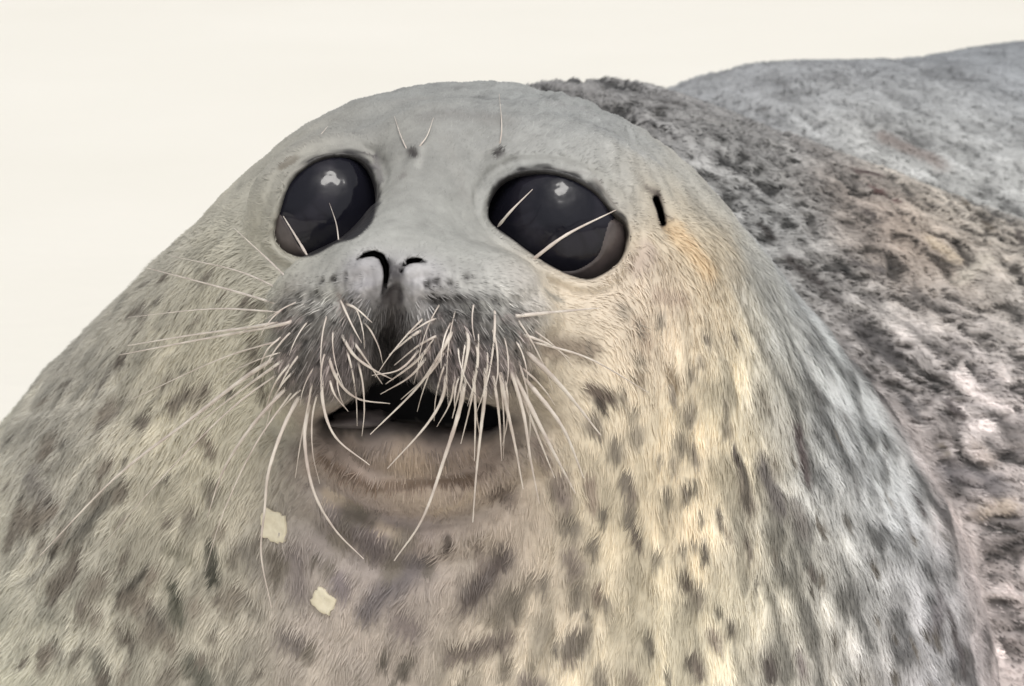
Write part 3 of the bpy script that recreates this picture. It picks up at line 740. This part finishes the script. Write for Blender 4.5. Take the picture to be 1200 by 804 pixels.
# ------------------------------------------------------------------ ground
gs = np.concatenate([-np.geomspace(400, 3, 24), np.linspace(-2.5, 2.5, 26), np.geomspace(3, 400, 24)])
gx, gy = np.meshgrid(gs, gs, indexing='ij'); n = len(gs)
gz = .03 * (vnoise(np.stack([gx * .5, gy * .5, gx * 0], -1)) - .5) * sm(np.hypot(gx, gy - 1.4), 2.5, 5.0)
ii, jj = np.meshgrid(np.arange(n - 1), np.arange(n - 1), indexing='ij')
gq = np.stack([ii * n + jj, (ii + 1) * n + jj, (ii + 1) * n + jj + 1, ii * n + jj + 1], -1).reshape(-1, 4)
ground = make_mesh('ground', np.stack([gx, gy, gz], -1).reshape(-1, 3), gq, 4, M_ground)
ground['kind'] = 'structure'

# ------------------------------------------------------------------ seal body
seal = bpy.data.objects.new('seal', None); sc.collection.objects.link(seal)
base = to_world(P(700, 850, 130)); seal.location = (base[0], base[1], 0.0); seal.empty_display_size = .2
seal['label'] = 'spotted grey and cream seal with big dark eyes and pale whiskers, lying on pale ground'
seal['category'] = 'seal'
bpy.context.view_layer.update()

col = pelt(V); dark, nose = skin_masks(V)
col = col * (1 - dark[:, None]) + np.array([.013, .011, .012]) * dark[:, None]
wet = np.clip(np.maximum(dark * .8 * (np.abs(V[:, 1] + 3) > 1.6), nose), 0, 1)
body = make_mesh('body', to_world(V), Q, 4, M_body, seal, dict(pelt=col, wet=wet))

# ------------------------------------------------------------------ eyes
def eye(e, look, inner=None):
    c, r = e['c'].astype(float), e['r']
    a = np.asarray(look, float); a /= np.linalg.norm(a)
    u = np.cross([0, 1, 0], a); u /= np.linalg.norm(u); v = np.cross(a, u)
    nr, ns = 90, 120
    vv = [c + a * r]; cc = [(.009, .009, .014)]
    for i in range(1, nr + 1):
        th = math.pi * .62 * i / nr
        for j in range(ns):
            ph = 2 * math.pi * j / ns
            vv.append(c + r * (a * math.cos(th) + (u * math.cos(ph) + v * math.sin(ph)) * math.sin(th)))
            irid = sm(th, .34, .46) * (1 - sm(th, .62, .72))
            st = .75 + .5 * vnoise(np.array([[ph * 9, th * 2.0, 3.0]]))[0]
            cc.append(np.array([.009, .009, .014]) * (1 - irid) + np.array([.015, .014, .020]) * irid * st)
    vv = np.array(vv); cc = np.array(cc)
    ff = [(0, 1 + j, 1 + (j + 1) % ns) for j in range(ns)]
    for i in range(nr - 1):
        for j in range(ns):
            p0, p1 = 1 + i * ns + j, 1 + i * ns + (j + 1) % ns
            ff += [(p0, p0 + ns, p1 + ns), (p0, p1 + ns, p1)]
    ff = np.array(ff); ex, ey = pix(vv)
    inside = (polysd(ex, ey, e['poly']) * vv[:, 2] / FOC < .16) & (vv[:, 2] < c[2] + .1)          # the ball goes on only a little way under the lids
    ff = ff[inside[ff].all(1)]; used = np.unique(ff); mp = np.full(len(vv), -1); mp[used] = np.arange(len(used))
    vv, cc, ff = vv[used], cc[used], mp[ff]
    return make_mesh('eye', to_world(vv), ff, 3, M_eye, seal, dict(pelt=cc))

def inner_lid(par, e, polyline, lift):
    """pinkish grey third eyelid: a shallow shell over the eyeball inside the given pixel outline"""
    poly = closed_spline(polyline, 4); c, r = e['c'].astype(float), e['r'] + lift
    x0, y0 = poly.min(0); x1, y1 = poly.max(0); st = 1.6
    X, Y = np.meshgrid(np.arange(x0, x1, st), np.arange(y0, y1, st), indexing='ij')
    d = np.stack([(X - 600) / FOC, -(Y - 402) / FOC, np.ones_like(X)], -1); d /= np.linalg.norm(d, axis=-1)[..., None]
    bq = d @ c; disc = bq ** 2 - (c @ c - r * r)
    tt = bq - np.sqrt(np.maximum(disc, 0))
    sd = polysd(X, Y, poly)
    tt = tt + .10 * sm(-sd, 4, 0)             # edges sink to the eyeball
    pts = d * tt[..., None]
    ok = (sd < 1.0) & (disc > 0)
    m, n_ = X.shape; ff = []
    for i in range(m - 1):
        for j in range(n_ - 1):
            if ok[i, j] and ok[i + 1, j] and ok[i, j + 1] and ok[i + 1, j + 1]:
                ff.append((i * n_ + j, i * n_ + j + 1, (i + 1) * n_ + j + 1, (i + 1) * n_ + j))
    ff = np.array(ff); used = np.unique(ff); mp = np.full(m * n_, -1); mp[used] = np.arange(len(used))
    return make_mesh('inner_eyelid', to_world(pts.reshape(-1, 3)[used]), mp[ff], 4, M_lid, par)

el = eye(EYES[0], (-.42, .30, -.86))
er = eye(EYES[1], (.10, .22, -.97))
inner_lid(er, EYES[1], [(735, 262), (738, 300), (708, 326), (678, 330), (650, 318), (676, 316), (700, 300), (708, 278), (716, 258)], .07)
inner_lid(el, EYES[0], [(326, 250), (316, 282), (338, 304), (364, 302), (350, 286), (338, 264)], .06)

# ------------------------------------------------------------------ tongue in the open mouth
def blob(name, c, r, mat, par, wob=.12):
    nr, ns = 14, 24; vv = []
    for i in range(nr + 1):
        th = math.pi * i / nr
        for j in range(ns):
            ph = 2 * math.pi * j / ns
            dd = np.array([math.sin(th) * math.cos(ph), math.cos(th), math.sin(th) * math.sin(ph)])
            vv.append(np.asarray(c) + dd * r * (1 + wob * (vnoise((dd * 2.2 + 5)[None])[0] - .5) * 2))
    ff = [(i * ns + j, i * ns + (j + 1) % ns, (i + 1) * ns + (j + 1) % ns, (i + 1) * ns + j) for i in range(nr) for j in range(ns)]
    return make_mesh(name, to_world(np.array(vv)), np.array(ff), 4, mat, par)
blob('tongue', P(424, 491, 98.8), np.array([1.5, .40, 2.0]), M_flesh, seal, .3)

# ------------------------------------------------------------------ whiskers
def tube(name, pts, rad, mat, par, seg=7):
    pts = np.asarray(pts); n_ = len(pts)
    tg = np.gradient(pts, axis=0); tg /= np.linalg.norm(tg, axis=1)[:, None] + 1e-9
    ref = np.array([0.13, .31, -1.0]); vv = []
    for i in range(n_):
        u = np.cross(tg[i], ref); u /= np.linalg.norm(u) + 1e-9; v = np.cross(u, tg[i])
        for j in range(seg):
            a = 2 * math.pi * j / seg
            vv.append(pts[i] + rad[i] * (u * math.cos(a) + v * math.sin(a)))
    ff = [(i * seg + j, i * seg + (j + 1) % seg, (i + 1) * seg + (j + 1) % seg, (i + 1) * seg + j) for i in range(n_ - 1) for j in range(seg)]
    return make_mesh(name, to_world(np.array(vv)), np.array(ff), 4, mat, par)

def whisker(path, r=.075, clear=.9, tipclear=None):
    pp = spline(path, 7); n_ = len(pp)
    hz = hit(pp[:, 0], pp[:, 1], False, 40)[:, 2]
    hz = np.minimum(hz, hz[0] + 14)
    t_ = np.linspace(0, 1, n_)
    tipclear = clear if tipclear is None else tipclear
    lo = hz[0] + .5
    dep = lo * (1 - t_) + (hz[-1] - tipclear) * t_
    dep = dep - clear * 1.2 * np.sin(math.pi * t_) * .5
    lim = hz - .38 + .10 * np.exp(-((pp[:, 0] - 470) / 170) ** 6 - ((pp[:, 1] - 402) / 75) ** 6)
    dep[1:] = np.where(t_[1:] > .12, np.minimum(dep[1:], lim[1:]), dep[1:])
    for _ in range(3):
        dep[1:-1] = (dep[:-2] + 2 * dep[1:-1] + dep[2:]) / 4
    p3 = np.stack([(pp[:, 0] - 600) / FOC * dep, -(pp[:, 1] - 402) / FOC * dep, dep], -1)
    s_ = np.concatenate([[0], np.cumsum(np.linalg.norm(np.diff(p3, axis=0), axis=1))])
    rad = (1.05 + .25 * (path[0][0] > 540)) * r * (1 - .78 * t_ ** 1.3) * (1 + .10 * np.sin(s_ * 7 + path[0][0]))
    rad[0] *= .35; rad[1] *= .8
    tube('whisker', p3, rad, M_whisk, seal)

for path, r in WH: whisker(path, r)
wr = np.random.default_rng(21)
for fx, fy in FOLL:                       # finer whiskers between the long ones
    if fy < 350: continue
    sd_ = -1 if fx < 455 else 1
    if sd_ < 0: ang = math.radians(np.interp(fx, [335, 420], [165, 60]) + wr.uniform(-16, 16))
    else: ang = math.radians(np.interp(fx, [505, 620], [125, 45]) + wr.uniform(-16, 16))
    ln = wr.uniform(45, 130); bend = wr.uniform(.1, .35) * (1 if math.cos(ang) > 0 else -1)
    pts_ = [(fx + math.cos(ang + bend * t_) * ln * t_, fy + math.sin(ang + bend * t_) * ln * t_) for t_ in (0, .35, .7, 1)]
    whisker(pts_, wr.uniform(.028, .05))
for pts_ in [[(340, 345), (280, 318), (200, 300)], [(332, 366), (250, 362), (150, 372)], [(340, 396), (260, 420), (150, 470)], [(344, 425), (270, 480), (190, 560), (120, 640)], [(352, 446), (300, 520), (262, 600), (240, 670)], [(622, 400), (690, 420), (760, 460)]]:
    whisker(pts_, .042)
# brow and eye whiskers
for path, r in [([(622, 306), (664, 275), (722, 246)], .07), ([(583, 266), (600, 246), (624, 222)], .055), ([(361, 301), (346, 276), (328, 247)], .06), ([(397, 283), (394, 262), (386, 238)], .03),
                ([(486, 178), (500, 160), (508, 138)], .035), ([(584, 178), (588, 150), (585, 110)], .03), ([(362, 172), (374, 160), (384, 148)], .035), ([(480, 182), (470, 160), (462, 136)], .03)]:
    whisker(path, r, 1.5 if path[0][1] > 200 else .25, 1.6 if path[0][1] > 200 else .5)

# ------------------------------------------------------------------ fur
def fur():
    T = np.concatenate([Q[:, [0, 1, 2]], Q[:, [0, 2, 3]]])
    a, b_, c = V[T[:, 0]], V[T[:, 1]], V[T[:, 2]]
    ar = np.linalg.norm(np.cross(b_ - a, c - a), axis=1) / 2
    ct = (a + b_ + c) / 3; x, y = pix(ct); nn = N[T].mean(1)
    facing = -(nn * ct).sum(1) / np.linalg.norm(ct, axis=1)
    infr = (x > -120) & (x < 1320) & (y > -60) & (y < 930) & (facing > -.25) & (ct[:, 2] < 205)
    wz = CAM_H - ct[:, 2] * sp + ct[:, 1] * cp
    wgt = ar * np.where(infr, 1.0, 0.10) * (wz > 2) / np.where(infr, np.maximum(1, (ct[:, 2] / 110) ** 2), 1)
    n_ = 340000
    tri = rng.choice(len(T), n_, p=wgt / wgt.sum())
    r1, r2 = np.sqrt(rng.random(n_)), rng.random(n_)
    w0, w1, w2 = 1 - r1, r1 * (1 - r2), r1 * r2
    tt = T[tri]
    p = V[tt[:, 0]] * w0[:, None] + V[tt[:, 1]] * w1[:, None] + V[tt[:, 2]] * w2[:, None]
    nr = N[tt[:, 0]] * w0[:, None] + N[tt[:, 1]] * w1[:, None] + N[tt[:, 2]] * w2[:, None]
    nr /= np.linalg.norm(nr, axis=1)[:, None]
    dk, nose_ = skin_masks(p)
    keep = (dk < .15) & (nose_ < .5)
    p, nr = p[keep], nr[keep]; n_ = len(p)
    x, y = pix(p)
    rho = flow_coords(p)
    # lie of the hair: away from the nose, along the trunk on the back
    fl = p - NOSE; fl /= np.linalg.norm(fl, axis=1)[:, None]
    fn = p - NAPE; fn /= np.linalg.norm(fn, axis=1)[:, None]
    wn = sm(rho, 8, 15)[:, None] * sm(-p[:, 1], -8, -1)[:, None]
    fl = fl * (1 - wn) + fn * wn
    bk = backness(p)
    fl = fl * (1 - bk)[:, None] + np.array([.80, -.42, .40]) * bk[:, None]
    down = sm(rho, 10, 22)[:, None] * (1 - bk)[:, None]
    fl = fl + down * np.array([0, -.12, 0])
    far = sm(rho, 6, 14)
    sw = np.stack([vnoise(p * 1.1), vnoise(p * 1.1 + 50), vnoise(p * 1.1 + 90)], -1) - .5
    sw2 = np.stack([vnoise(p * 3.1), vnoise(p * 3.1 + 50), vnoise(p * 3.1 + 90)], -1) - .5
    pd = np.exp(-((x - 470) / 165) ** 6 - ((y - 402) / 66) ** 6)[:, None] * (p[:, 2] < 102)[:, None]
    fl = fl + pd * np.array([0, -.9, -.2])
    fl = fl + (sw * 1.0 + sw2 * .8) * (.12 + .45 * far + .2 * bk)[:, None] + .10 * rng.standard_normal((n_, 3))
    fl -= (fl * nr).sum(1)[:, None] * nr; fl /= np.linalg.norm(fl, axis=1)[:, None] + 1e-9
    slick = sm(p[:, 1], 3.5, 7.5) * (1 - bk)
    f4 = lie_noise(p)[1]
    rearp = sm(p[:, 2], 158, 166)
    chin = np.exp(-((x - 485) / 105) ** 4 - ((y - 530) / 40) ** 4) * (p[:, 2] < 104)
    L = (.22 + .3 * chin + (.28 * far * (1 - .65 * bk)) * (1 - .75 * slick) * (1 - .6 * rearp)) * rng.uniform(.7, 1.4, n_)
    muz = np.exp(-((x - 470) / 150) ** 2 - ((y - 400) / 90) ** 2)
    pad = np.exp(-((x - 470) / 165) ** 6 - ((y - 402) / 66) ** 6) * (p[:, 2] < 102)
    L *= 1 + 1.5 * pad
    L *= 1 - .75 * np.exp(-((x - 768) / 16) ** 2 - ((y - 245) / 26) ** 2)
    W = (.016 + .010 * far + .008 * bk + .004 * pad) * rng.uniform(.7, 1.3, n_) * np.maximum(1, p[:, 2] / 120)
    lift = L * (.08 + .26 * pad + .10 * chin + (.12 * far * (1.6 - 1.6 * f4 + .2) + .07 * bk) * (1 - .9 * slick)) * rng.uniform(.5, 1.5, n_)
    side = np.cross(fl, nr)
    root = p - nr * .02
    mid = p + fl * (L * .55)[:, None] + nr * (lift * .75)[:, None]
    tip = p + fl * L[:, None] + nr * (lift * .85)[:, None]
    vv = np.stack([root - side * W[:, None], root + side * W[:, None], mid + side * (W * .8)[:, None], mid - side * (W * .8)[:, None], tip], 1).reshape(-1, 3)
    cc = pelt(p)
    cc *= np.exp(rng.standard_normal(n_) * (.035 + .03 * far + .05 * bk + .34 * pad + .18 * chin))[:, None]
    tipc = cc * (1.0 + .12 * far)[:, None]
    c5 = np.stack([cc * .92, cc * .92, cc, cc, tipc], 1).reshape(-1, 3)
    o = np.arange(n_)[:, None] * 5
    me = bpy.data.meshes.new('fur')
    tri_f = np.concatenate([o + np.array([0, 1, 2]), o + np.array([0, 2, 3]), o + np.array([3, 2, 4])])
    ob = make_mesh('fur', to_world(vv), tri_f, 3, M_fur, seal, dict(pelt=c5))
    sn = vec_world(nr + .30 * fl * 0 + .22 * side * rng.standard_normal((n_, 1)) + .12 * rng.standard_normal((n_, 3)))
    sn /= np.linalg.norm(sn, axis=1)[:, None]
    ob.data.normals_split_custom_set_from_vertices(np.repeat(sn, 5, 0).astype(F32).tolist()) if False else None
    ob['kind'] = 'stuff'
fur()

# ------------------------------------------------------------------ pale flakes caught in the chest hair
def flake(px, py, w_, h_, rot, label):
    c = hit(px, py)[0]; n0 = grad(c[None], .3)[0]; n0 /= np.linalg.norm(n0)
    c = c + n0 * .12
    u = np.cross([0, 1, 0], n0); u /= np.linalg.norm(u); v = np.cross(n0, u)
    ca, sa = math.cos(math.radians(rot)), math.sin(math.radians(rot)); u, v = u * ca + v * sa, v * ca - u * sa
    prof = [(-.5, -.42), (-.1, -.5), (.42, -.38), (.5, .1), (.36, .5), (-.15, .44), (-.5, .30)]
    prof = closed_spline(prof, 4) * (1 + .06 * rng.standard_normal((28, 1))); m_ = len(prof); lv = [(-.12, .85), (.0, 1.02), (.08, .98), (.13, .85), (.12, .62), (.09, .34)]
    vv = [c + u * a * w_ * s_ + v * b_ * h_ * s_ + n0 * (z_ + .04 * (vnoise(np.array([[a * 4, b_ * 4, k * .6]]))[0] - .5)) for k, (z_, s_) in enumerate(lv) for a, b_ in prof]
    vv.append(c + n0 * .08)
    ff = [(k * m_ + j, k * m_ + (j + 1) % m_, (k + 1) * m_ + (j + 1) % m_) for k in range(5) for j in range(m_)] + \
         [(k * m_ + j, (k + 1) * m_ + (j + 1) % m_, (k + 1) * m_ + j) for k in range(5) for j in range(m_)] + \
         [(5 * m_ + j, 5 * m_ + (j + 1) % m_, 6 * m_) for j in range(m_)]
    o = make_mesh('flake', to_world(np.array(vv)), np.array(ff), 3, M_flake)
    o['label'] = label; o['category'] = 'flake'; o['group'] = 'pale flakes on the chest fur'
flake(322, 615, 1.25, 1.35, 8, 'larger squarish cream flake on the chest fur below the whiskers')
flake(380, 703, 1.05, .95, 30, 'smaller rounded cream flake lower down on the chest fur')
